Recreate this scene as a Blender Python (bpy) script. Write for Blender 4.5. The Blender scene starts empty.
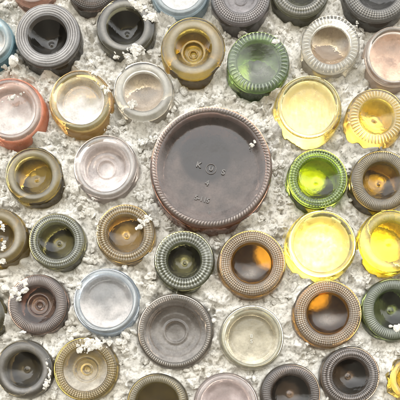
import bpy, math, random
import numpy as np
random.seed(7)
rng = np.random.default_rng(7)
C = bpy.context.scene.collection
SC = bpy.context.scene
R_ = math.radians

# ------------------------------------------------------------------ camera, sky, sun, exposure
D = 0.62                    # camera to the mean mortar plane (y = 0)
MM = 0.00125                # metres on the mortar plane per photograph pixel
EYE = 1.2                   # height of the lens above ground
PX, PY = 212.0, 395.0       # where the lens axis meets the wall
cam = bpy.data.objects.new("camera", bpy.data.cameras.new("camera"))
C.objects.link(cam)
cam.location = (0, -D, EYE)
cam.rotation_euler = (R_(90), 0, 0)
cam.data.sensor_width = 36
cam.data.lens = 36 * D / (400 * MM)
cam.data.shift_x = (200 - PX) / 400
cam.data.shift_y = (PY - 200) / 400
cam.data.clip_start = 0.01
cam.data.clip_end = 200
SC.camera = cam

SUN_EL, SUN_AZ = 17.0, 12.0        # degrees; the sun stands behind the wall, a little to the right
w = bpy.data.worlds.new("World"); SC.world = w; w.use_nodes = True
nt = w.node_tree
bg = nt.nodes["Background"]
sky = nt.nodes.new("ShaderNodeTexSky"); sky.sky_type = 'NISHITA'; sky.sun_disc = False
sky.sun_elevation = R_(SUN_EL); sky.sun_rotation = R_(SUN_AZ)
sky.dust_density = 3.0; sky.air_density = 1.0
hs = nt.nodes.new("ShaderNodeHueSaturation"); hs.inputs["Saturation"].default_value = 0.18
nt.links.new(sky.outputs[0], hs.inputs["Color"])
tint = nt.nodes.new("ShaderNodeMixRGB"); tint.blend_type = 'MULTIPLY'; tint.inputs[0].default_value = 1
tint.inputs[2].default_value = (1.0, 0.965, 0.905, 1)
nt.links.new(hs.outputs[0], tint.inputs[1])
# below and just above the horizon: the ground and the dim surroundings that the sky lights
wtc = nt.nodes.new("ShaderNodeTexCoord"); wsx = nt.nodes.new("ShaderNodeSeparateXYZ"); wmr = nt.nodes.new("ShaderNodeMapRange")
nt.links.new(wtc.outputs["Generated"], wsx.inputs[0]); nt.links.new(wsx.outputs["Z"], wmr.inputs[0])
wmr.inputs[1].default_value = -.05; wmr.inputs[2].default_value = .62; wmr.interpolation_type = 'SMOOTHSTEP'
wmx = nt.nodes.new("ShaderNodeMixRGB")
gmul = nt.nodes.new("ShaderNodeMixRGB"); gmul.blend_type = 'MULTIPLY'; gmul.inputs[0].default_value = 1
gmul.inputs[2].default_value = (.18, .17, .155, 1); nt.links.new(tint.outputs[0], gmul.inputs[1]); nt.links.new(gmul.outputs[0], wmx.inputs[1])
zmx = nt.nodes.new("ShaderNodeMath"); zmx.operation = 'MAXIMUM'; zmx.inputs[1].default_value = .03
wcx = nt.nodes.new("ShaderNodeCombineXYZ")
nt.links.new(wsx.outputs["Z"], zmx.inputs[0]); nt.links.new(wsx.outputs["X"], wcx.inputs["X"]); nt.links.new(wsx.outputs["Y"], wcx.inputs["Y"])
nt.links.new(zmx.outputs[0], wcx.inputs["Z"]); nt.links.new(wcx.outputs[0], sky.inputs["Vector"])
nt.links.new(wmr.outputs[0], wmx.inputs[0]); nt.links.new(tint.outputs[0], wmx.inputs[2])
nt.links.new(wmx.outputs[0], bg.inputs["Color"])
bg.inputs["Strength"].default_value = 0.15

sl = bpy.data.lights.new("sun", 'SUN'); sl.energy = 2.0; sl.angle = R_(0.5); sl.color = (1, 0.95, 0.86)
sun = bpy.data.objects.new("sun", sl); C.objects.link(sun)
sun.location = (0.5, 3, 3)
sun.rotation_euler = (-R_(90 - SUN_EL), 0, -R_(SUN_AZ))   # light travels toward -Y, down and to the left

SC.view_settings.view_transform = 'Standard'
SC.view_settings.look = 'None'
SC.view_settings.exposure = 3.5
SC.view_settings.gamma = 1
SC.cycles.max_bounces = 14
SC.cycles.transmission_bounces = 12
SC.cycles.glossy_bounces = 6
SC.cycles.diffuse_bounces = 5
SC.cycles.sample_clamp_indirect = 6
SC.cycles.use_denoising = True

# ------------------------------------------------------------------ materials
def new_mat(name):
    m = bpy.data.materials.new(name); m.use_nodes = True
    for n in list(m.node_tree.nodes): m.node_tree.nodes.remove(n)
    return m, m.node_tree.nodes, m.node_tree.links

def noise(N, L, vec, scale, detail=4, rough=0.6):
    n = N.new("ShaderNodeTexNoise"); n.inputs["Scale"].default_value = scale
    n.inputs["Detail"].default_value = detail; n.inputs["Roughness"].default_value = rough
    L.new(vec, n.inputs["Vector"]); return n.outputs["Fac"]

def ramp(N, L, fac, a, b, c0=(0, 0, 0, 1), c1=(1, 1, 1, 1)):
    r = N.new("ShaderNodeValToRGB"); e = r.color_ramp.elements
    e[0].position = a; e[0].color = c0; e[1].position = b; e[1].color = c1
    L.new(fac, r.inputs[0]); return r.outputs[0]

def glass_mat(name, col, rough=0.06, dust=0.0, dcol=(.6, .58, .54), lum=0.0, lcol=None, patch=0.35, bump=0.12, streak=False):
    """tinted bottle glass; `dust` is the share of pale film (dirt, scuffs, painted sheen), `lum` the share of frosted (light scattering) glass"""
    m, N, L = new_mat(name)
    out = N.new("ShaderNodeOutputMaterial")
    tc = N.new("ShaderNodeTexCoord"); mp = N.new("ShaderNodeMapping")
    mp.inputs["Location"].default_value = (random.random() * 3, random.random() * 3, random.random() * 3)
    L.new(tc.outputs["Object"], mp.inputs[0]); v = mp.outputs[0]
    g = N.new("ShaderNodeBsdfPrincipled")
    g.inputs["Base Color"].default_value = (*col, 1)
    g.inputs["Transmission Weight"].default_value = 1
    g.inputs["IOR"].default_value = 1.5
    rr = N.new("ShaderNodeMapRange"); L.new(noise(N, L, v, 130, 3), rr.inputs[0])
    rr.inputs[1].default_value = .35; rr.inputs[2].default_value = .7
    rr.inputs[3].default_value = rough * .5; rr.inputs[4].default_value = rough * 2.2
    L.new(rr.outputs[0], g.inputs["Roughness"])
    bp = N.new("ShaderNodeBump"); bp.inputs["Strength"].default_value = bump; bp.inputs["Distance"].default_value = .002
    L.new(noise(N, L, v, 85, 3, .5), bp.inputs["Height"]); L.new(bp.outputs[0], g.inputs["Normal"])
    sh = g.outputs[0]
    if lum > 0:
        t = N.new("ShaderNodeBsdfTranslucent"); 
        lc = lcol or col
        mxc = N.new("ShaderNodeMixRGB"); L.new(noise(N, L, v, 55, 3), mxc.inputs[0])
        mxc.inputs[1].default_value = (*lc, 1); mxc.inputs[2].default_value = (*[min(1, c * .82 + .06) for c in lc], 1)
        L.new(mxc.outputs[0], t.inputs[0])
        mx = N.new("ShaderNodeMixShader"); mx.inputs[0].default_value = lum
        L.new(sh, mx.inputs[1]); L.new(t.outputs[0], mx.inputs[2]); sh = mx.outputs[0]
    if dust > 0:
        d = N.new("ShaderNodeBsdfPrincipled"); d.inputs["Roughness"].default_value = .5
        d.inputs["Specular IOR Level"].default_value = .45
        mc = N.new("ShaderNodeMixRGB"); L.new(noise(N, L, v, 90, 5, .65), mc.inputs[0])
        mc.inputs[1].default_value = (*[c * .72 for c in dcol], 1); mc.inputs[2].default_value = (*[min(1, c * 1.22) for c in dcol], 1)
        L.new(mc.outputs[0], d.inputs["Base Color"])
        va = v
        if streak:      # rain streaks run down the glass
            ms = N.new("ShaderNodeMapping"); ms.inputs["Scale"].default_value = (7, .9, 1); L.new(v, ms.inputs[0]); va = ms.outputs[0]
        a = noise(N, L, va, 48, 6, .62); b = noise(N, L, v, 420, 3, .6)
        ad = N.new("ShaderNodeMath"); ad.operation = 'MULTIPLY_ADD'; L.new(b, ad.inputs[0]); ad.inputs[1].default_value = .35; L.new(a, ad.inputs[2])
        mr = N.new("ShaderNodeMapRange"); L.new(ad.outputs[0], mr.inputs[0])
        mr.inputs[1].default_value = .42; mr.inputs[2].default_value = .92
        mr.inputs[3].default_value = dust * (1 - patch); mr.inputs[4].default_value = min(1, dust * (1 + patch))
        at = N.new("ShaderNodeAttribute"); at.attribute_name = "film"
        fm = N.new("ShaderNodeMath"); fm.operation = 'MULTIPLY'; fm.use_clamp = True
        L.new(mr.outputs[0], fm.inputs[0]); L.new(at.outputs["Fac"], fm.inputs[1])
        mx = N.new("ShaderNodeMixShader"); L.new(fm.outputs[0], mx.inputs[0])
        L.new(sh, mx.inputs[1]); L.new(d.outputs[0], mx.inputs[2]); sh = mx.outputs[0]
    L.new(sh, out.inputs[0])
    return m

def frost_mat(c):
    """far end of a bottle, added to pass backlight; film masks it to shape the glow"""
    m, N, L = new_mat("frosted_far_end")
    out = N.new("ShaderNodeOutputMaterial"); t = N.new("ShaderNodeBsdfTranslucent"); d = N.new("ShaderNodeBsdfDiffuse")
    tc = N.new("ShaderNodeTexCoord"); mp = N.new("ShaderNodeMapping"); mp.inputs["Location"].default_value = (random.random() * 3, random.random() * 3, 0)
    L.new(tc.outputs["Object"], mp.inputs[0])
    L.new(ramp(N, L, noise(N, L, mp.outputs[0], 60, 4, .6), .3, .7, (c * .55, c * .52, c * .45, 1), (c, c * .97, c * .9, 1)), t.inputs[0])
    d.inputs[0].default_value = (.10, .08, .06, 1)
    at = N.new("ShaderNodeAttribute"); at.attribute_name = "film"
    mx = N.new("ShaderNodeMixShader"); L.new(at.outputs["Fac"], mx.inputs[0]); L.new(t.outputs[0], mx.inputs[1]); L.new(d.outputs[0], mx.inputs[2])
    L.new(mx.outputs[0], out.inputs[0]); return m

def mortar_mat():
    m, N, L = new_mat("mortar")
    out = N.new("ShaderNodeOutputMaterial"); p = N.new("ShaderNodeBsdfPrincipled")
    tc = N.new("ShaderNodeTexCoord"); v = tc.outputs["Object"]
    p.inputs["Roughness"].default_value = .95; p.inputs["Specular IOR Level"].default_value = .15
    c1 = ramp(N, L, noise(N, L, v, 14, 5, .6), .35, .68, (.70, .665, .59, 1), (.76, .745, .70, 1))
    c2 = ramp(N, L, noise(N, L, v, 240, 6, .7), .36, .52, (.30, .28, .25, 1), (1, 1, 1, 1))
    mx = N.new("ShaderNodeMixRGB"); mx.blend_type = 'MULTIPLY'; mx.inputs[0].default_value = .64
    L.new(c1, mx.inputs[1]); L.new(c2, mx.inputs[2])
    c3 = ramp(N, L, noise(N, L, v, 620, 2, .5), .66, .74, (1, 1, 1, 1), (.25, .23, .2, 1))
    mx2 = N.new("ShaderNodeMixRGB"); mx2.blend_type = 'MULTIPLY'; mx2.inputs[0].default_value = .5
    L.new(mx.outputs[0], mx2.inputs[1]); L.new(c3, mx2.inputs[2])
    L.new(mx2.outputs[0], p.inputs["Base Color"])
    b = N.new("ShaderNodeBump"); b.inputs["Strength"].default_value = .55; b.inputs["Distance"].default_value = .0015
    L.new(noise(N, L, v, 420, 6, .72), b.inputs["Height"]); L.new(b.outputs[0], p.inputs["Normal"])
    L.new(p.outputs[0], out.inputs[0]); return m

# ------------------------------------------------------------------ mesh helpers
def mesh_from(name, verts, faces, mat, smooth=True, film=None):
    me = bpy.data.meshes.new(name)
    me.from_pydata(verts, [], faces); me.materials.append(mat)
    at = me.attributes.new("film", 'FLOAT', 'POINT')     # share of dirt, scuffing and painted sheen at each point
    at.data.foreach_set("value", film if film else [1.0] * len(verts))
    if smooth: me.polygons.foreach_set("use_smooth", [True] * len(me.polygons))
    me.update(); return me

def obj(name, me, parent=None):
    o = bpy.data.objects.new(name, me); C.objects.link(o)
    if parent: o.parent = parent
    return o

def tag(o, label, cat, group=None):
    o["label"] = label; o["category"] = cat
    if group: o["group"] = group

class Lathe:
    def __init__(s): s.v = []; s.f = []; s.w = []
    def strip(s, prof, segs, shape=None, disp=None, film=None):
        """surface of revolution about z; prof goes so that the face normals point out of the glass"""
        base = len(s.v); rows = []
        for i, (r, z) in enumerate(prof):
            if r < 1e-6:
                rows.append([len(s.v)]); s.v.append((0, 0, z)); s.w.append(film(0, 0, 0, 0) if film else 1.0); continue
            row = []
            for j in range(segs):
                a = 2 * math.pi * j / segs
                q = shape(a, r, z) if shape else 1.0
                dz = disp(i / (len(prof) - 1), a) if disp else 0.0
                s.w.append(film(i / (len(prof) - 1), dz, r * math.cos(a), r * math.sin(a)) if film else 1.0)
                row.append(len(s.v)); s.v.append((r * q * math.cos(a), r * q * math.sin(a), z + dz))
            rows.append(row)
        for A, B in zip(rows, rows[1:]):
            for j in range(segs):
                k = (j + 1) % segs
                if len(A) == 1: s.f.append((A[0], B[j], B[k]))
                elif len(B) == 1: s.f.append((A[j], B[0], A[k]))
                else: s.f.append((A[j], B[j], B[k], A[k]))

def knurl(kind, n, amp):
    s = lambda x: math.sin(x)
    def env(u): return math.sin(math.pi * min(1, max(0, u))) ** .6
    if kind == 'smooth': return None
    if kind == 'rib':    # radial ribs
        return lambda u, a: amp * env(u) * (abs(math.sin(n * a / 2)) ** .7 - .6)
    if kind == 'rope':   # slanted ribs
        return lambda u, a: amp * env(u) * (abs(math.sin(n * a / 2 + 2.2 * u)) ** .8 - .6)
    if kind == 'diamond':
        return lambda u, a: amp * env(u) * (math.sin(n * a / 2 + 7.5 * u) * math.sin(n * a / 2 - 7.5 * u)) 
    if kind == 'stipple':  # fine crossed dimples
        return lambda u, a: amp * env(u) * (math.sin(n * a / 2 + 17 * u) * math.sin(n * a / 2 - 17 * u))
    if kind == 'bead':
        return lambda u, a: amp * env(u) * (max(0, math.sin(n * a)) ** .8 - .5) * (1 if .2 < u < .95 else .3)

def punt_f(kind):
    def sm(a, b, x):
        t = min(1, max(0, (x - a) / (b - a))); return t * t * (3 - 2 * t)
    if kind == 'cone':      # deep push-up with a round pip in the middle
        return lambda s: (1 - s ** 2.1) * .9 + .1 * (1 - s) - .15 * math.exp(-(s / .14) ** 2)
    if kind == 'dome':
        return lambda s: (1 - s * s) ** .8 if s < 1 else 0
    if kind == 'lens':      # wide cone with a flat middle
        return lambda s: 1 - max(s, .22) ** 1.1 if s > .22 else 1 - .22 ** 1.1
    if kind == 'dish':      # flat floor with a rounded border
        return lambda s: 1 - sm(.72, 1, s)
    if kind == 'jug':       # flat floor, an inner step down
        return lambda s: .85 * (1 - sm(.80, 1, s)) + .15 * (1 - sm(.25, .62, s))
    if kind == 'rings':     # flat floor with a raised central ring
        return lambda s: .75 * (1 - sm(.62, 1, s)) + .25 * (1 - sm(.25, .6, s)) - .22 * math.exp(-((s - .36) / .045) ** 2) - .1 * math.exp(-((s - .84) / .03) ** 2)
    if kind == 'pip':       # cone with a raised ring round the pip
        return lambda s: (1 - s ** 1.8) - .16 * math.exp(-((s - .2) / .06) ** 2) - .1 * math.exp(-((s - .55) / .05) ** 2)

def silt_sheen(x, y, s=0.0, top=.35):
    # dirt deposit and painted sky sheen: thin at a hollow's top, paler below
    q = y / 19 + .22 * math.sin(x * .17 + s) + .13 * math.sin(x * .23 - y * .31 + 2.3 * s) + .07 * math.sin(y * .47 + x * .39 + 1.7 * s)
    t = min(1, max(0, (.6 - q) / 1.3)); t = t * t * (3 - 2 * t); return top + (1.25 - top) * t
WALL_T = 0.042              # thickness of the wall
GROUP = "bottles set in the mortar wall"
DISCS = []                  # x, z, radius, open at the back, protrusion : what the mortar has to leave out

def bottle(label, cx, cy, r, h, rp, punt, depth, ring, glass, rd=(.35, (.6, .58, .55)), pd=(.1, (.6, .58, .55)), bd=None,
           bglass=None, rear=0, lum=0.0, lcol=None, n=64, amp=.0007, wall=None, rough=.06, fat=1.07, facets=0, tilt=(0, 0),
           pglass=None, rlum=0.0, name="glass_bottle", cat="bottle", heel=None, prough=None, film=None, streak=False):
    h *= .78; amp *= 1.5
    if punt in ('cone', 'pip', 'dome'): depth *= .8
    k = MM * (D - h) / D
    X, Z = (cx - PX) * k, EYE + (PY - cy) * k
    rf, rpp = r * k, rp * k
    Rb = rf * fat
    t = wall or .0035
    hl = heel or .22 * rf
    root = bpy.data.objects.new(name, None); C.objects.link(root)
    root.empty_display_size = .02
    root.location = (X, -h, Z)
    root.rotation_euler = (R_(90) + R_(tilt[0]), 0, R_(tilt[1]))
    tag(root, label, cat, GROUP)
    hole = None
    if rear:
        if not isinstance(rear, tuple): rear = (rear, 0, 0, .97)
        hole = (X, Z, Rb - .0009)
    DISCS.append((X, Z, Rb - .0009, hole, h, rf))
    segs = max(240, int(n * 6))
    segs = min(segs, 720)
    ph = [random.random() * 6.28 for _ in range(3)]
    def shape(a, rr, z):
        q = 1 + .004 * math.sin(2 * a + ph[0]) + .003 * math.sin(3 * a + ph[1])
        if facets and rr > rf * .99:
            p = 2 * math.pi / facets; aa = (a + .2) % p - p / 2
            q *= math.cos(p / 2) ** .0 * (math.cos(p / 2) / math.cos(aa)) ** .8 * 1.06
        return q
    ein, eout = .0014, .0022
    gm = glass_mat("bottle_glass", bglass or glass, rough, *( (bd[0] * .6, bd[1]) if bd else (rd[0] * .2, rd[1])), lum=rlum, lcol=lcol)
    rm = glass_mat("bottle_ring_glass", tuple(min(.97, c * .85 + .07) for c in glass), rough * .9, min(.92, rd[0] * .76), tuple(min(.85, c * 1.18) for c in rd[1]), lum=rlum, lcol=lcol, bump=.25)
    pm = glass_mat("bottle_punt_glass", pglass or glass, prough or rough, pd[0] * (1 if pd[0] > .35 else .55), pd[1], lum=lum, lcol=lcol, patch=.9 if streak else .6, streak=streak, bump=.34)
    L_ = WALL_T + h - .002
    # body : outside, rear lip, inside
    B = Lathe(); prof = [(rf, -eout)]
    for i in range(1, 10):
        a = math.pi / 2 * i / 9
        prof.append((rf + (Rb - rf) * math.sin(a), -eout - hl * (1 - math.cos(a))))
    for i in range(1, 13):
        prof.append((Rb, -eout - hl - (L_ - hl - eout) * i / 12))
    prof.append((Rb - t, -L_))
    for i in range(1, 9):
        prof.append((Rb - t, -L_ + (L_ - hl - eout - t) * i / 8))
    rbk = rf - t * .5
    zb = -eout - t * 1.5
    for i in range(1, 8):
        a = math.pi / 2 * i / 7
        z0 = -hl - eout - t
        prof.append((rbk + (Rb - t - rbk) * math.cos(a), z0 + (zb - z0) * math.sin(a)))
    B.strip(prof, 160 if not facets else 240, shape)
    body = obj("body", mesh_from("body", B.v, B.f, gm), root)
    # unseen far end, added as a diffuser to glow through the base from behind
    if rear:
        E = Lathe(); re_ = (Rb - t * 1.1) 
        q = rear[3]
        pip_spot = punt in ('cone', 'pip', 'dome') and rear[0] < .5
        gain = min(3.4, .95 / rear[0]) if pip_spot else 1
        nx_, nz_ = .8 * X * L_ / D, .8 * (Z - EYE) * L_ / D         # shifts the added spot to show behind the pip from the camera
        def ef(u, dz, x, y):
            d = math.hypot(x - rear[1] * Rb, y - rear[2] * Rb) / (q * re_)
            m = min(1, max(0, (d - .75) / .35))
            if not pip_spot: return m
            n_ = math.hypot(x - nx_, y - nz_) / (.12 * Rb)         # added bright spot that shines through behind the pip
            return min(min(1, n_ / 1.5) ** .8, 1 - (1 - m) / gain)
        ez = -L_ + .006
        E.strip([(re_ * i / 36, ez - .004 * (1 - (i / 36) ** 2)) for i in range(37)], 96, None, None, ef)
        E.strip([(re_ * i / 36, ez - .003 - .004 * (1 - (i / 36) ** 2)) for i in range(36, -1, -1)], 96, None, None, ef)
        obj("far_end_diffuser", mesh_from("far_end_diffuser", E.v, E.f, frost_mat(rear[0] * gain), film=E.w), root)
    # base ring
    G = Lathe(); nr = 28
    fr = []
    for i in range(nr + 1):
        u = i / nr; e = ein + (eout - ein) * u
        fr.append((rpp + (rf - rpp) * u, -e * (2 * u - 1) ** 2 if u > .5 else -ein * (2 * u - 1) ** 2))
    p0 = random.random() * 6
    def wear_glint(u, dz, x, y):      # crests pale from scuffing and painted glints; grooves and edges left dark
        hump = max(0, math.sin(math.pi * u)) ** .7
        if ring == 'smooth': return .06 + .8 * max(0, math.sin(math.pi * min(1, .14 + u * .95))) ** 3.6 * (.75 + .25 * math.sin(x * 90 + y * 60 + p0) * math.sin(y * 110 - x * 40))
        return max(0.04, min(2.4, .62 + 1.9 * dz / amp)) * (.08 + 1.07 * hump)
    kn = knurl(ring, n, amp); q0, q1, q2 = [random.random() * 6.28 for _ in range(3)]
    worn = (lambda u, a: kn(u, a) * (.72 + .22 * math.sin(a + q0) + .16 * math.sin(3 * a + q1) + .10 * math.sin(7 * a + q2 + 3 * u))) if kn else None
    G.strip(fr, segs, shape, worn, wear_glint)
    rpb = rpp * .97
    zpb = -ein - t * 1.4
    bk = [(rbk + (rpb - rbk) * i / 8, zb + (zpb - zb) * i / 8 + .0004 * math.sin(math.pi * i / 8)) for i in range(9)]
    G.strip(bk, 160, shape)
    obj("base_ring", mesh_from("base_ring", G.v, G.f, rm, film=G.w), root)
    # punt (the hollow of the base)
    P = Lathe(); f = punt_f(punt); npf = 44
    fp = [(rpp * s, -ein - depth * f(s)) for s in [i / npf for i in range(npf + 1)]]
    sd = random.random() * 6
    pf = (lambda u, dz, x, y: film(x / k, y / k)) if film else (lambda u, dz, x, y: silt_sheen(x / k, y / k, sd))
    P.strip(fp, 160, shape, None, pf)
    bp = []
    for i in range(npf, -1, -2):
        s = i / npf
        bp.append((rpb * s, zpb - depth * f(s) * .93 - .002 * (1 - s)))
    P.strip(bp, 160, shape)
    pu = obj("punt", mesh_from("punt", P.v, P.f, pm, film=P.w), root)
    return root, pu, k, fp

# ------------------------------------------------------------------ the bottles (pixels of the photograph -> the wall)
W = (.66, .64, .60); GREY = (.56, .53, .475); DG = (.36, .34, .30); WARM = (.62, .54, .44); PINK = (.66, .58, .55); WHITE = (.78, .76, .73)
dark = (.10, .095, .085); dgreen = (.12, .14, .09); olive = (.42, .34, .10); brown = (.30, .20, .08); amber = (.62, .34, .05)
clear = (.90, .87, .80); green = (.42, .62, .14); mauve = (.30, .22, .20); maroon = (.24, .15, .12); yellow = (.92, .78, .16)

B_ = bottle
# --- top row, cut by the upper edge
B_("orange and pink bottle base cut off by the top edge above the black stippled one", 32, -19, 23, .024, 17, 'dish', .004, 'smooth', (.8, .5, .38), (.5, (.75, .52, .42)), (.5, PINK))
B_("dark brown bottle at the top edge above the yellow-rimmed base, mostly out of frame", 91, -16, 24, .026, 15, 'cone', .016, 'stipple', (.16, .10, .07), (.3, DG), (.1, DG))
B_("milky white bottle base with a blue rim cut off by the top edge", 180, -13, 28, .026, 22, 'dish', .004, 'smooth', (.72, .82, .88), (.55, (.66, .72, .76)), (.75, WHITE), bd=(.35, (.5, .66, .75)))
B_("dusty purple-grey knurled bottle base at the top edge above the green lens base", 241, -5, 28, .032, 17, 'rings', .006, 'stipple', (.28, .24, .24), (.62, (.52, .49, .48)), (.45, (.40, .37, .37)), n=70, amp=.0008)
B_("dark olive knurled bottle at the top edge between two grey ones", 301, -13, 28, .028, 18, 'cone', .014, 'diamond', (.20, .20, .09), (.42, GREY), (.1, DG), n=60)
B_("wide charcoal bottle base at the top right edge with a dusty ring", 378, -13, 33, .028, 22, 'cone', .014, 'stipple', (.13, .12, .11), (.45, GREY), (.1, DG), n=70)
B_("pale base with a sky blue side at the left edge beside the black stippled bottle", -13, 38, 24, .030, 18, 'dish', .004, 'smooth', (.45, .68, .78), (.6, (.74, .70, .64)), (.75, (.74, .68, .62)), bd=(.35, (.30, .55, .66)))
# --- second row
B_("black bottle base with a wide grey finely stippled ring, near the top left corner", 47, 34, 32.5, .030, 20, 'cone', .022, 'stipple', (.10, .085, .065), (1.0, (.50, .48, .47)), (.04, DG), bd=(.12, (.20, .19, .18)), n=140, amp=.0005, fat=1.03, tilt=(-2, 0), rear=.14)
B_("dark grey-green bottle with smooth dusty ring, mortar crumbs burying its upper right", 125, 25, 28, .026, 19, 'cone', .020, 'smooth', (.115, .105, .055), (.6, GREY), (.07, DG), bd=(.15, DG), rear=.12)
B_("olive gold bottle with a smooth whitish ring and a double hollow, above the big jug", 193, 47, 30, .030, 19, 'pip', .018, 'smooth', (.58, .42, .06), (.50, (.66, .62, .52)), (.10, WARM), bd=(.1, WARM), fat=1.1, rear=(.26, 0, .55, .55))
B_("pale green bottle base with a beaded rim and a wide faceted lens", 258.5, 61, 30, .030, 21.5, 'lens', .008, 'bead', (.20, .31, .09), (.34, (.60, .66, .54)), (.26, (.66, .66, .6)), bd=(.04, (.5, .6, .4)), prough=.06, pglass=(.24, .40, .07), n=44, amp=.0008, rear=(.42, -.5, .5, .5))  # the hollow's pale film also paints its white sheen
B_("clear bottle with a beaded whitish ring round a peach hollow, top right area", 331, 43, 28.5, .030, 20.5, 'dome', .013, 'bead', (.92, .88, .76), (.55, (.66, .65, .60)), (.30, (.72, .50, .33)), bd=(.12, W), n=44, amp=.0007, rear=.12)
B_("peach and white dusty bottle base cut by the right edge under the charcoal one", 395, 55, 29, .030, 25, 'dome', .008, 'smooth', (.92, .82, .74), (.6, (.74, .68, .62)), (.62, (.80, .55, .40)), bd=(.25, (.72, .58, .5)), rear=.14)
# --- third row
B_("glowing pale yellow frosted flat base with faint vertical streaks, right of the big jug", 309, 107, 31, .030, 27, 'dish', .003, 'smooth', (.95, .86, .45), (.35, (.84, .76, .48)), (.45, (.86, .74, .42)), bd=(.05, W), fat=1.12, rear=.72, prough=.42, bglass=(.92, .78, .22), streak=True)
B_("yellow amber bottle with a cream beaded ring and shining hollow at the right edge", 377, 116, 27, .034, 18, 'cone', .012, 'bead', (.90, .64, .10), (.45, (.80, .74, .58)), (.06, WARM), bd=(.1, WARM), bglass=(.66, .48, .1), pglass=(.90, .70, .10), n=46, fat=1.12, rear=.66, prough=.1)
B_("frosted base with a yellow rim, orange underneath and a white dusty centre", 80, 100, 30, .030, 24, 'dish', .006, 'smooth', (.92, .76, .40), (.35, (.78, .68, .42)), (.85, (.78, .75, .72)), bd=(.2, (.82, .55, .25)), bglass=(.92, .62, .22), fat=1.09, rear=.13)
B_("clear bottle base with tan hollow and whitish ring, left of the olive gold one", 143, 90, 29, .028, 20.5, 'dome', .012, 'smooth', (.92, .88, .78), (.55, (.70, .68, .62)), (.36, (.66, .55, .44)), bd=(.12, W), rear=.09)
B_("white dusty base with a red-orange side at the left edge", 10, 109, 31, .030, 25, 'dish', .006, 'smooth', (.93, .68, .56), (.6, (.74, .64, .58)), (.85, (.72, .66, .62)), bd=(.75, (.85, .30, .17)), fat=1.1, rear=.12)
# --- around the jug
B_("pinkish white dusty bottle base with a flattened milky centre, left of the big jug", 105, 166, 31, .026, 25, 'rings', .009, 'smooth', (.92, .84, .80), (.6, (.74, .68, .65)), (.66, (.72, .64, .61)), bd=(.25, PINK), rear=.1)
B_("olive brown bottle with clean glossy ring above the grey-green stippled one at left", 33, 175, 27, .026, 19, 'cone', .016, 'smooth', (.44, .34, .09), (.40, (.64, .60, .48)), (.06, WARM), bd=(.06, WARM), fat=1.1, rear=(.26, -.2, .45, .6))
def jugshading(x, y):  # paints the dark refraction disc and paler lower half into the film
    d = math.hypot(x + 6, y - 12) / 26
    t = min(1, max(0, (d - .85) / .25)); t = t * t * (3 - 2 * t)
    return .15 + t * (.15 + 1.05 * silt_sheen(x * .36, y * .36, 1.0, .15))
jug = B_("very large mauve grey jug base with a rope-edged rim and raised marks in its centre", 211, 166, 60, .042, 54.5, 'jug', .007, 'rope', (.34, .25, .23), (.60, (.42, .365, .33)), (.36, (.195, .155, .138)), bd=(.06, (.3, .2, .18)), film=jugshading, n=120, amp=.0011, fat=1.045, wall=.005, name="glass_jug", cat="jug", heel=.02, rear=.14, bglass=(.42, .20, .13), pglass=(.075, .055, .048))
B_("bright green bottle base with a knurled rim, just right of the big jug", 318, 178, 29, .028, 21, 'cone', .014, 'diamond', (.34, .48, .04), (.32, (.52, .62, .36)), (.04, WARM), bd=(.05, WARM), pglass=(.33, .45, .0), n=60, amp=.0009, rear=(.5, .1, .6, .55), prough=.08)
B_("dark brown finely ribbed bottle with amber glint, at the right edge beside the green one", 382, 180, 29.5, .028, 19, 'cone', .014, 'rib', (.42, .30, .07), (.42, (.48, .44, .36)), (.05, WARM), bd=(.12, DG), n=90, pglass=(.40, .24, .02), rear=(.42, .2, .45, .35), prough=.12)
B_("olive brown bottle cut by the left edge with a white smear across its base", -3, 236, 27, .028, 17, 'cone', .014, 'smooth', (.50, .36, .07), (.45, (.64, .60, .50)), (.1, WARM), bd=(.08, WARM), fat=1.1, rear=.09)
B_("grey-green bottle with a wide stippled ring, below the olive brown one at the left", 56, 240.5, 27, .028, 18.5, 'cone', .018, 'diamond', (.28, .27, .12), (.52, (.44, .45, .41)), (.08, DG), bd=(.15, DG), n=72, amp=.0007, rear=(.22, -.2, .3, .45))
B_("tan brown bottle with a diamond knurled ring broken by mortar at its upper right", 125, 233, 28.5, .028, 19, 'cone', .016, 'diamond', (.52, .36, .12), (.42, (.60, .54, .42)), (.1, WARM), bd=(.1, WARM), n=64, amp=.0009, rear=(.22, -.15, .3, .6))
B_("dark green bottle with a coarse knurled ring, under the lower left of the big jug", 184, 260, 29, .030, 18, 'cone', .020, 'diamond', (.26, .27, .14), (.50, (.56, .57, .52)), (.07, DG), bd=(.06, DG), n=52, amp=.0012, rear=(.22, -.1, .25, .4))
B_("amber bottle with golden stippled ring and milky hollow, under the big jug's lower right", 252, 263, 32.5, .030, 21, 'dome', .016, 'stipple', (.44, .24, .05), (.50, (.60, .54, .44)), (.17, (.66, .60, .53)), bd=(.10, WARM), pglass=(.50, .24, .02), film=lambda x, y: .15 + 3.2 * math.exp(-((x + 1) ** 2 / 90 + (y + 8 + .02 * x * x) ** 2 / 26)), n=84, amp=.0006, rear=(.5, .6, .6, .5), prough=.12)  # film blob paints the milky sky reflection low in the hollow
B_("brightest bottle base, glowing white and yellow with no ring, right of the amber one", 322, 244, 33, .028, 28, 'dish', .003, 'smooth', (.97, .86, .26), (.2, (.95, .88, .5)), (.30, (.85, .76, .36)), bd=(.05, W), fat=1.10, rear=.86, prough=.42, bglass=(.95, .82, .15), streak=True)
B_("clear golden yellow bottle with smooth rings and a glowing hollow at the right edge", 391, 241, 30.5, .032, 21, 'cone', .010, 'smooth', (.96, .80, .08), (.32, (.80, .74, .52)), (.04, W), bd=(.03, W), bglass=(.78, .60, .03), pglass=(.82, .62, .02), fat=1.08, rear=.52, prough=.08)
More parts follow.
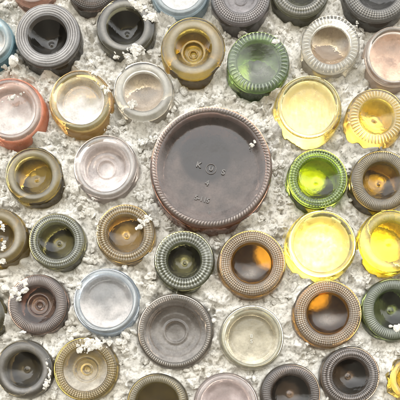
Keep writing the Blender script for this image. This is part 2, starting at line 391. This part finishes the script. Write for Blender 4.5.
# --- lower rows
B_("dark olive bottle showing only a sliver at the left edge beside the maroon one", -22, 315, 25, .026, 17, 'cone', .014, 'smooth', (.25, .22, .08), (.35, DG), (.1, DG), rear=.09)
B_("maroon brown bottle with a ribbed ring and nested circles round its centre pip, lower left", 37, 304, 29, .024, 19, 'pip', .013, 'rib', (.26, .165, .13), (.45, (.42, .37, .34)), (.12, (.36, .3, .28)), bd=(.15, DG), n=90, amp=.0006, rear=(.24, -.3, .2, .5))
B_("pale blue rimmed frosted base with a smoky grey face, lower left", 106, 301, 32, .026, 26.5, 'dish', .004, 'smooth', (.78, .85, .93), (.55, (.68, .74, .80)), (.74, (.56, .53, .51)), bd=(.3, (.55, .68, .85)), rear=.08)
B_("dark green bottle with a ribbed ring at the right edge below the golden yellow one", 394, 309, 30, .024, 20, 'cone', .016, 'rib', (.16, .22, .08), (.45, (.44, .46, .40)), (.07, DG), bd=(.1, DG), n=80, rear=(.24,-.2,.1,.6))
B_("dark amber stippled bottle with an orange glint at its top, below the brightest base", 328, 313.5, 33, .026, 21.5, 'dome', .017, 'stipple', (.38, .20, .04), (.52, (.56, .50, .41)), (.17, (.64, .58, .52)), bd=(.12, WARM), pglass=(.46, .21, .015), film=lambda x, y: .15 + 3.0 * math.exp(-((x - 2) ** 2 / 110 + (y + 5) ** 2 / 40)), n=84, amp=.0006, rear=(.5, -.1, .7, .5), prough=.12)  # pale film blob stands in for sky sheen in the hollow
B_("broad grey-brown bottle base with a narrow ribbed rim and flat ringed floor, lower centre", 175, 331, 36.5, .024, 31.5, 'rings', .010, 'rib', (.34, .28, .23), (.45, (.50, .47, .42)), (.46, (.36, .33, .30)), bd=(.15, DG), n=100, amp=.0011, rear=.10)
clr = B_("clear beige bottle base with small raised numerals, beside the broad grey-brown one", 252, 337, 31, .024, 27, 'dish', .007, 'smooth', (.92, .88, .72), (.50, (.74, .71, .58)), (.50, (.68, .62, .48)), bd=(.15, W), rear=.12)
B_("charcoal bottle with a chipped patchy grey ring at the left edge of the bottom row", 23, 369, 28, .022, 19, 'cone', .018, 'smooth', (.22, .19, .12), (.62, (.44, .42, .40)), (.10, DG), bd=(.2, DG), rear=(.16, -.35, 0, .45))
B_("honey brown bottle capped by white mortar along its top, bottom row", 85, 369, 31, .022, 22, 'pip', .014, 'stipple', (.46, .34, .07), (.40, (.62, .52, .34)), (.38, (.66, .60, .50)), bd=(.1, WARM), n=70, amp=.0005, rear=(.24, -.2, .1, .6))
B_("dark olive ribbed bottle cut by the bottom edge, left of the pink dusty one", 157, 404, 29.5, .022, 22, 'dome', .012, 'rib', (.32, .25, .08), (.42, (.50, .46, .36)), (.14, (.34, .28, .2)), bd=(.1, DG), n=80, amp=.0008, rear=.13)
B_("pink and white dusty base cut by the bottom edge", 226, 405, 31, .022, 26, 'dish', .004, 'smooth', (.92, .82, .80), (.6, (.74, .66, .64)), (.75, (.68, .58, .56)), bd=(.2, PINK), rear=.1)
B_("purple-black bottle with a dark ribbed ring cut by the bottom edge", 291, 394, 29, .022, 20, 'cone', .016, 'rib', (.19, .135, .10), (.36, (.40, .36, .34)), (.09, DG), bd=(.15, DG), n=80, rear=(.16, .1, 0, .5))
B_("purple-black bottle with a lighter sheen on its knurled ring, near the lower right corner", 351, 376, 28.5, .022, 18.5, 'cone', .018, 'diamond', (.20, .145, .105), (.42, (.44, .40, .38)), (.08, DG), bd=(.15, DG), n=76, rear=(.16, -.15, 0, .5))
B_("many-sided honey yellow bottle in the lower right corner", 411, 379, 20, .026, 14, 'cone', .012, 'smooth', (.80, .60, .10), (.25, WARM), (.06, WARM), bd=(.05, WARM), facets=8, fat=1.12, pglass=(.5, .32, .02), rear=.45)

# raised marks on the bases
def mark(text, size, x, y, rot, z, mat, parent, depth=.0006, name="embossed_mark"):
    cu = bpy.data.curves.new("t", 'FONT'); cu.body = text; cu.size = size; cu.extrude = depth
    cu.bevel_depth = size * .025; cu.align_x = 'CENTER'; cu.align_y = 'CENTER'; cu.offset = size * .012
    to = bpy.data.objects.new("t", cu); C.objects.link(to)
    dg = bpy.context.evaluated_depsgraph_get()
    me = bpy.data.meshes.new_from_object(to.evaluated_get(dg))
    bpy.data.objects.remove(to); bpy.data.curves.remove(cu)
    me.materials.clear(); me.materials.append(mat); me.name = name
    me.attributes.new('film', 'FLOAT', 'POINT').data.foreach_set('value', [1.0] * len(me.vertices))
    o = obj(name, me, parent); o.location = (x, y, z); o.rotation_euler = (0, 0, rot)
    return o

def ring_mark(rad, x, y, z, mat, parent):
    T = Lathe(); q = .0004
    pr = [(rad + q * math.sin(a), q * math.cos(a)) for a in [-math.pi + 2 * math.pi * i / 10 for i in range(11)]]
    T.strip(pr, 48)
    o = obj("embossed_ring", mesh_from("embossed_ring", T.v, T.f, mat), parent); o.location = (x, y, z); return o

jroot, jp, jk, _ = jug
jm = glass_mat("raised_glass", (.34, .27, .25), .12, .30, (.44, .41, .38))
def J(px, py): return ((px - 211) * jk, (166 - py) * jk)
zin, zout = -.0014 - .007 * .97 + .0004, -.0014 - .007 * .86 + .0004
a = -R_(15)
mark("K", .0088, *J(198.5, 162), a, zin, jm, jp)
mark("U", .0070, *J(211, 166), a, zin, jm, jp); ring_mark(.0060, *J(211, 166), zin, jm, jp)
mark("S", .0088, *J(223.5, 169.5), a, zin, jm, jp); 
mark("4", .0088, *J(207, 180.5), a, zin, jm, jp)
mark("5-115", .0080, *J(202, 197), a, zout, jm, jp)
mark("8", .0050, *J(209.5, 211), a, zout, jm, jp)
cm = glass_mat("raised_clear_glass", (.9, .86, .74), .12, .5, (.78, .76, .68))
croot, cp, ck, _ = clr
mark("8", .0065, 0, .0016, 0, -.0014 - .007 + .0004, cm, cp)
mark("5", .0065, 0, -.0048, 0, -.0014 - .007 + .0004, cm, cp)

# ------------------------------------------------------------------ the mortar wall
def perlin(x, y, seed):
    r = np.random.default_rng(seed); n = 256
    ang = r.random((n, n)) * 2 * np.pi; gx, gy = np.cos(ang), np.sin(ang)
    xi, yi = np.floor(x).astype(int), np.floor(y).astype(int); fx, fy = x - xi, y - yi
    u, v = fx ** 3 * (fx * (fx * 6 - 15) + 10), fy ** 3 * (fy * (fy * 6 - 15) + 10)
    def d(ix, iy, dx, dy): return gx[ix % n, iy % n] * dx + gy[ix % n, iy % n] * dy
    a = d(xi, yi, fx, fy); b = d(xi + 1, yi, fx - 1, fy); c = d(xi, yi + 1, fx, fy - 1); e = d(xi + 1, yi + 1, fx - 1, fy - 1)
    return (a + u * (b - a)) * (1 - v) + (c + u * (e - c)) * v
def fbm(x, y, f, o, seed, gain=.5):
    s, a = 0, 1
    for i in range(o): s = s + a * perlin(x * f, y * f, seed + i); f *= 2.03; a *= gain
    return s
def worley(x, y, f, seed):
    r = np.random.default_rng(seed); n = 256
    jx, jy = r.random((n, n)), r.random((n, n)); hh = r.random((n, n))
    xs, ys = x * f, y * f; xi, yi = np.floor(xs).astype(int), np.floor(ys).astype(int)
    best = np.full(xs.shape, 9.0); val = np.zeros(xs.shape)
    for a in (-1, 0, 1):
        for b in (-1, 0, 1):
            cx, cy = xi + a, yi + b
            d = np.hypot(cx + jx[cx % n, cy % n] - xs, cy + jy[cx % n, cy % n] - ys)
            k = d < best; best = np.where(k, d, best); val = np.where(k, hh[cx % n, cy % n], val)
    return best, val

def axis(lo, hi, step, outer, ostep):
    return np.concatenate([np.arange(lo - outer, lo, ostep), np.arange(lo, hi, step), np.arange(hi, hi + outer, ostep)])
STEP = .0009
x0, x1 = (-14 - PX) * MM, (414 - PX) * MM
z0, z1 = (PY - 414) * MM, (PY + 14) * MM
ax = axis(x0, x1, STEP, .20, .005); az = axis(z0, z1, STEP, .20, .005)
GX, GZ = np.meshgrid(ax, az)
# heaps of mortar (photo pixel, radius in pixels, height in mm)
HEAPS = [(22, 72, 16, 9), (135, 62, 14, 8), (5, 290, 16, 9), (150, 215, 12, 6), (88, 215, 14, 7), (118, 350, 18, 6), (90, 345, 14, 8),
         (268, 45, 12, 6), (8, 15, 14, 6), (170, 20, 10, 6), (75, 190, 12, 6), (150, 285, 12, 3), (285, 205, 14, 3), (215, 305, 14, 5)]
def mortar_h(X, Z):
    wx = X + .004 * fbm(X, Z, 60, 3, 50); wz = Z + .004 * fbm(X, Z, 60, 3, 60)
    H = .0045 * fbm(X, Z, 22, 3, 1)
    d1, v1 = worley(wx, wz, 62, 11); H = H + (.0105 * v1 + .0015) * np.clip(1 - d1 ** 2 * 1.7, 0, 1)
    d2, v2 = worley(wx + .003, wz, 130, 12); H = H + (.0042 * v2 + .0004) * np.clip(1.05 - d2 ** 2 * 2.0, 0, 1) ** .8
    d3, v3 = worley(wx, wz, 300, 13); H = H + .0011 * v3 * np.clip(1 - d3 ** 2 * 1.6, 0, 1)
    H = H + .0008 * fbm(X, Z, 300, 3, 30, .6)
    sm_ = np.clip(fbm(X, Z, 24, 2, 200) * 2.2 + .25, 0, .8)          # trowelled, smoother patches
    H = H * (1 - sm_) + (.005 + .006 * fbm(X, Z, 40, 2, 210)) * sm_
    H = H - .034 * np.clip(fbm(X, Z, 55, 4, 77) - .2, 0, .35)
    for px, py, r, mm in HEAPS:
        q = ((X - (px - PX) * MM) ** 2 + (Z - (PY - py) * MM) ** 2) / (r * MM) ** 2
        H = H + mm * .001 * np.exp(-q * 1.2)
    return np.clip(H + .001, -.012, .020)
H = mortar_h(GX, GZ)
near = np.full(GX.shape, 9.0); hn = np.zeros(GX.shape)
for (X, Z, r, op, h, rf) in DISCS:
    d_ = np.hypot(GX - X, GZ - (Z - EYE)) - r
    k_ = d_ < near; near = np.where(k_, d_, near); hn = np.where(k_, h, hn)
kn_ = np.exp(-np.clip(near, 0, 1) / .0045)
H = H * (1 - .75 * kn_) + (.0035 + .0045 * fbm(GX, GZ, 38, 2, 170)) * .75 * kn_
lap = np.clip(fbm(GX, GZ, 26, 3, 140) * 1.5 + .24, .06, .82) * hn     # pressed up against the glass, unevenly
H = np.maximum(H, (.0035 + .004 * fbm(GX, GZ, 45, 2, 150)) * np.exp(-np.clip(near, 0, 1) / .007) - .002)
H = np.maximum(H, H * .35 + lap * np.exp(-np.clip(near, 0, 1) / .0075))
ny, nx = GX.shape
fcx = (ax[:-1] + ax[1:]) / 2; fcz = (az[:-1] + az[1:]) / 2
FX, FZ = np.meshgrid(fcx, fcz)
inside = np.zeros(FX.shape, bool); inopen = np.zeros(FX.shape, bool)
VX, VZ = GX.copy(), GZ.copy()
for (X, Z, r, op, h, rf) in DISCS:
    zz = Z - EYE
    m = (FX - X) ** 2 + (FZ - zz) ** 2 < r * r
    inside |= m
    if op: inopen |= (FX - op[0]) ** 2 + (FZ - op[1] + EYE) ** 2 < op[2] ** 2
keep = ~inside
# snap the jagged rim of every hole to the bottle's circle
vk = np.zeros((ny, nx), int); vt = np.zeros((ny, nx), int)
for dy in (0, 1):
    for dx in (0, 1):
        vk[dy:dy + ny - 1, dx:dx + nx - 1] += keep; vt[dy:dy + ny - 1, dx:dx + nx - 1] += 1
rim = (vk > 0) & (vk < vt)
for (X, Z, r, op, h, rf) in DISCS:
    dd = np.hypot(GX - X, GZ - (Z - EYE)); s = rim & (np.abs(dd - r) < .0022)
    f = np.where(s, r / np.maximum(dd, 1e-6), 1)
    VX = np.where(s, X + (GX - X) * f, VX); VZ = np.where(s, (Z - EYE) + (GZ - (Z - EYE)) * f, VZ)
idx = np.arange(ny * nx).reshape(ny, nx)
front = np.stack([VX.ravel(), -H.ravel(), VZ.ravel() + EYE], 1)
back = np.stack([VX.ravel(), np.full(ny * nx, WALL_T), VZ.ravel() + EYE], 1)
A, Bq, Cq, Dq = idx[:-1, :-1], idx[:-1, 1:], idx[1:, 1:], idx[1:, :-1]
ff = np.stack([A[keep], Bq[keep], Cq[keep], Dq[keep]], 1)
kb = ~inopen; off = ny * nx
fb = np.stack([A[kb], Dq[kb], Cq[kb], Bq[kb]], 1) + off
# walls of the holes and of the outer edge
e = np.concatenate([ff[:, [0, 1]], ff[:, [1, 2]], ff[:, [2, 3]], ff[:, [3, 0]]])
key = np.minimum(e[:, 0], e[:, 1]).astype(np.int64) * (ny * nx) + np.maximum(e[:, 0], e[:, 1])
u, inv, cnt = np.unique(key, return_inverse=True, return_counts=True)
be = e[cnt[inv] == 1]
fw = np.stack([be[:, 1], be[:, 0], be[:, 0] + off, be[:, 1] + off], 1)
verts = [np.concatenate([front, back])]; quads = np.concatenate([ff, fb, fw])

# loose crumbs of mortar, and smears of it lying over some rims
def ico():
    import bmesh
    bm = bmesh.new(); bmesh.ops.create_icosphere(bm, subdivisions=2, radius=1)
    v = np.array([p.co[:] for p in bm.verts]); bm.verts.index_update()
    f = np.array([[q.index for q in t.verts] for t in bm.faces]); bm.free(); return v, f
iv, jf = ico()
tris = []; nv = len(verts[0])
def crumb(x, y, z, r, flat=.7):
    global nv
    v = iv * (1 + .28 * np.sin(iv @ rng.normal(0, 2.4, 3) + rng.random() * 6)[:, None] + .18 * np.sin(iv @ rng.normal(0, 5, 3) + rng.random() * 6)[:, None])
    v = v * (r * np.array([1 + .3 * rng.normal(), flat, 1 + .3 * rng.normal()]).clip(.4, 1.7))
    a = rng.random() * 6.28; ca, sa = math.cos(a), math.sin(a)
    v = np.stack([v[:, 0] * ca - v[:, 2] * sa, v[:, 1], v[:, 0] * sa + v[:, 2] * ca], 1)
    verts.append(v + np.array([x, y, z])); tris.append(jf + nv); nv += len(v)
DD = np.array([(d[0], d[1] - EYE, d[2]) for d in DISCS])
cnt_ = 0
cand = np.stack([rng.uniform(x0, x1, 9000), rng.uniform(z0, z1, 9000)], 1)
dist = (np.hypot(cand[:, None, 0] - DD[None, :, 0], cand[:, None, 1] - DD[None, :, 1]) - DD[None, :, 2]).min(1)
clump = fbm(cand[:, 0], cand[:, 1], 35, 2, 90)
ok = (dist > .0012) & (clump > .0)
cand = cand[ok][:1300]; hc = mortar_h(cand[:, 0], cand[:, 1])
for (x, z), hh in zip(cand, hc):
    r = min(.0052, .0009 + rng.gamma(1.6, .0008)); crumb(x, -hh - r * .25, z + EYE, r)
# smears: (centre px, centre py, spread along, spread across, angle, count, height above the mortar in mm, size mm)
SMEARS = [(133, 50, 12, 5, 10, 60, 25, 2.3), (139, 6, 16, 4, -40, 55, 24, 2.0), (148, 18, 6, 4, 0, 20, 20, 2.0), (134, 104, 5, 3, -20, 14, 28, 1.7), (145, 221, 7, 4, 50, 34, 28, 2.0),
          (138, 228, 4, 2.5, 60, 10, 29, 1.5), (92, 343, 14, 4, 0, 70, 21, 2.0), (86, 348, 9, 3, 0, 22, 24, 1.4), (44, 387, 7, 2.5, 62, 26, 22, 1.3), (46, 362, 7, 2, 85, 18, 22, 1.2), (47, 376, 5, 2, 80, 16, 22, 1.2),
          (3, 228, 6, 1.6, -70, 30, 29, 1.2), (4, 245, 5, 1.6, 70, 22, 29, 1.1), (3, 262, 5, 2, 10, 14, 28, 1.3), (398, 328, 4, 2, -40, 16, 25, 1.6), (22, 282, 7, 4, 60, 25, 18, 2.0), (14, 292, 6, 5, 0, 20, 14, 2.4),
          (146, 305, 6, 1.5, 50, 18, 25, 1.0), (104, 88, 9, 2.5, -40, 26, 27, 1.5), (94, 76, 6, 2, -20, 14, 28, 1.3), (240, 110, 5, 1.0, -35, 8, 41, .8), (252, 149, 4, 1.6, 40, 12, 38, .9), (60, 53, 6, 1.5, 15, 12, 22, .9),
          (15, 97, 12, 2, 20, 24, 30, 1.2), (275, 43, 4, 2, 0, 10, 22, 1.5), (80, 287, 3, 3, 0, 10, 24, 1.4)]
for cx, cy, sa_, sb, an, cn, hm, sz in SMEARS:
    ca, sn = math.cos(R_(an)), math.sin(R_(an))
    kf = MM * (D - .021) / D
    for _ in range(int(cn * .75)):
        u, v = rng.normal(0, .5) * sa_, rng.normal(0, .5) * sb
        px, py = cx + u * ca - v * sn, cy - u * sn - v * ca
        x, z = (px - PX) * kf, (PY - py) * kf
        hh = float(mortar_h(np.array([x]), np.array([z]))[0])
        for (X, Z, r, op, h, rf) in DISCS:
            d = math.hypot(x - X, z - Z + EYE) - rf
            if d < .012: hh = max(hh, h - .0012 - max(0, d) * 1.6)
        crumb(x, -hh - rng.random() * .001, EYE + z, sz * .001 * (rng.uniform(.3, .9) if rng.random() < .6 else rng.uniform(1.2, 1.9)), .22)
V = np.concatenate(verts); T = np.concatenate(tris)
me = bpy.data.meshes.new("mortar_wall")
me.vertices.add(len(V)); me.vertices.foreach_set("co", V.astype(np.float32).ravel())
nl = quads.size + T.size; me.loops.add(nl)
me.loops.foreach_set("vertex_index", np.concatenate([quads.ravel(), T.ravel()]).astype(np.int32))
npol = len(quads) + len(T); me.polygons.add(npol)
me.polygons.foreach_set("loop_start", np.concatenate([np.arange(len(quads)) * 4, quads.size + np.arange(len(T)) * 3]).astype(np.int32))
me.update(calc_edges=True); me.validate()
me.polygons.foreach_set("use_smooth", np.arange(len(me.polygons)) < len(quads))
me.materials.append(mortar_mat())
wall = obj("mortar_wall", me)
tag(wall, "crumbly off-white mortar wall that holds all the bottle ends", "wall")
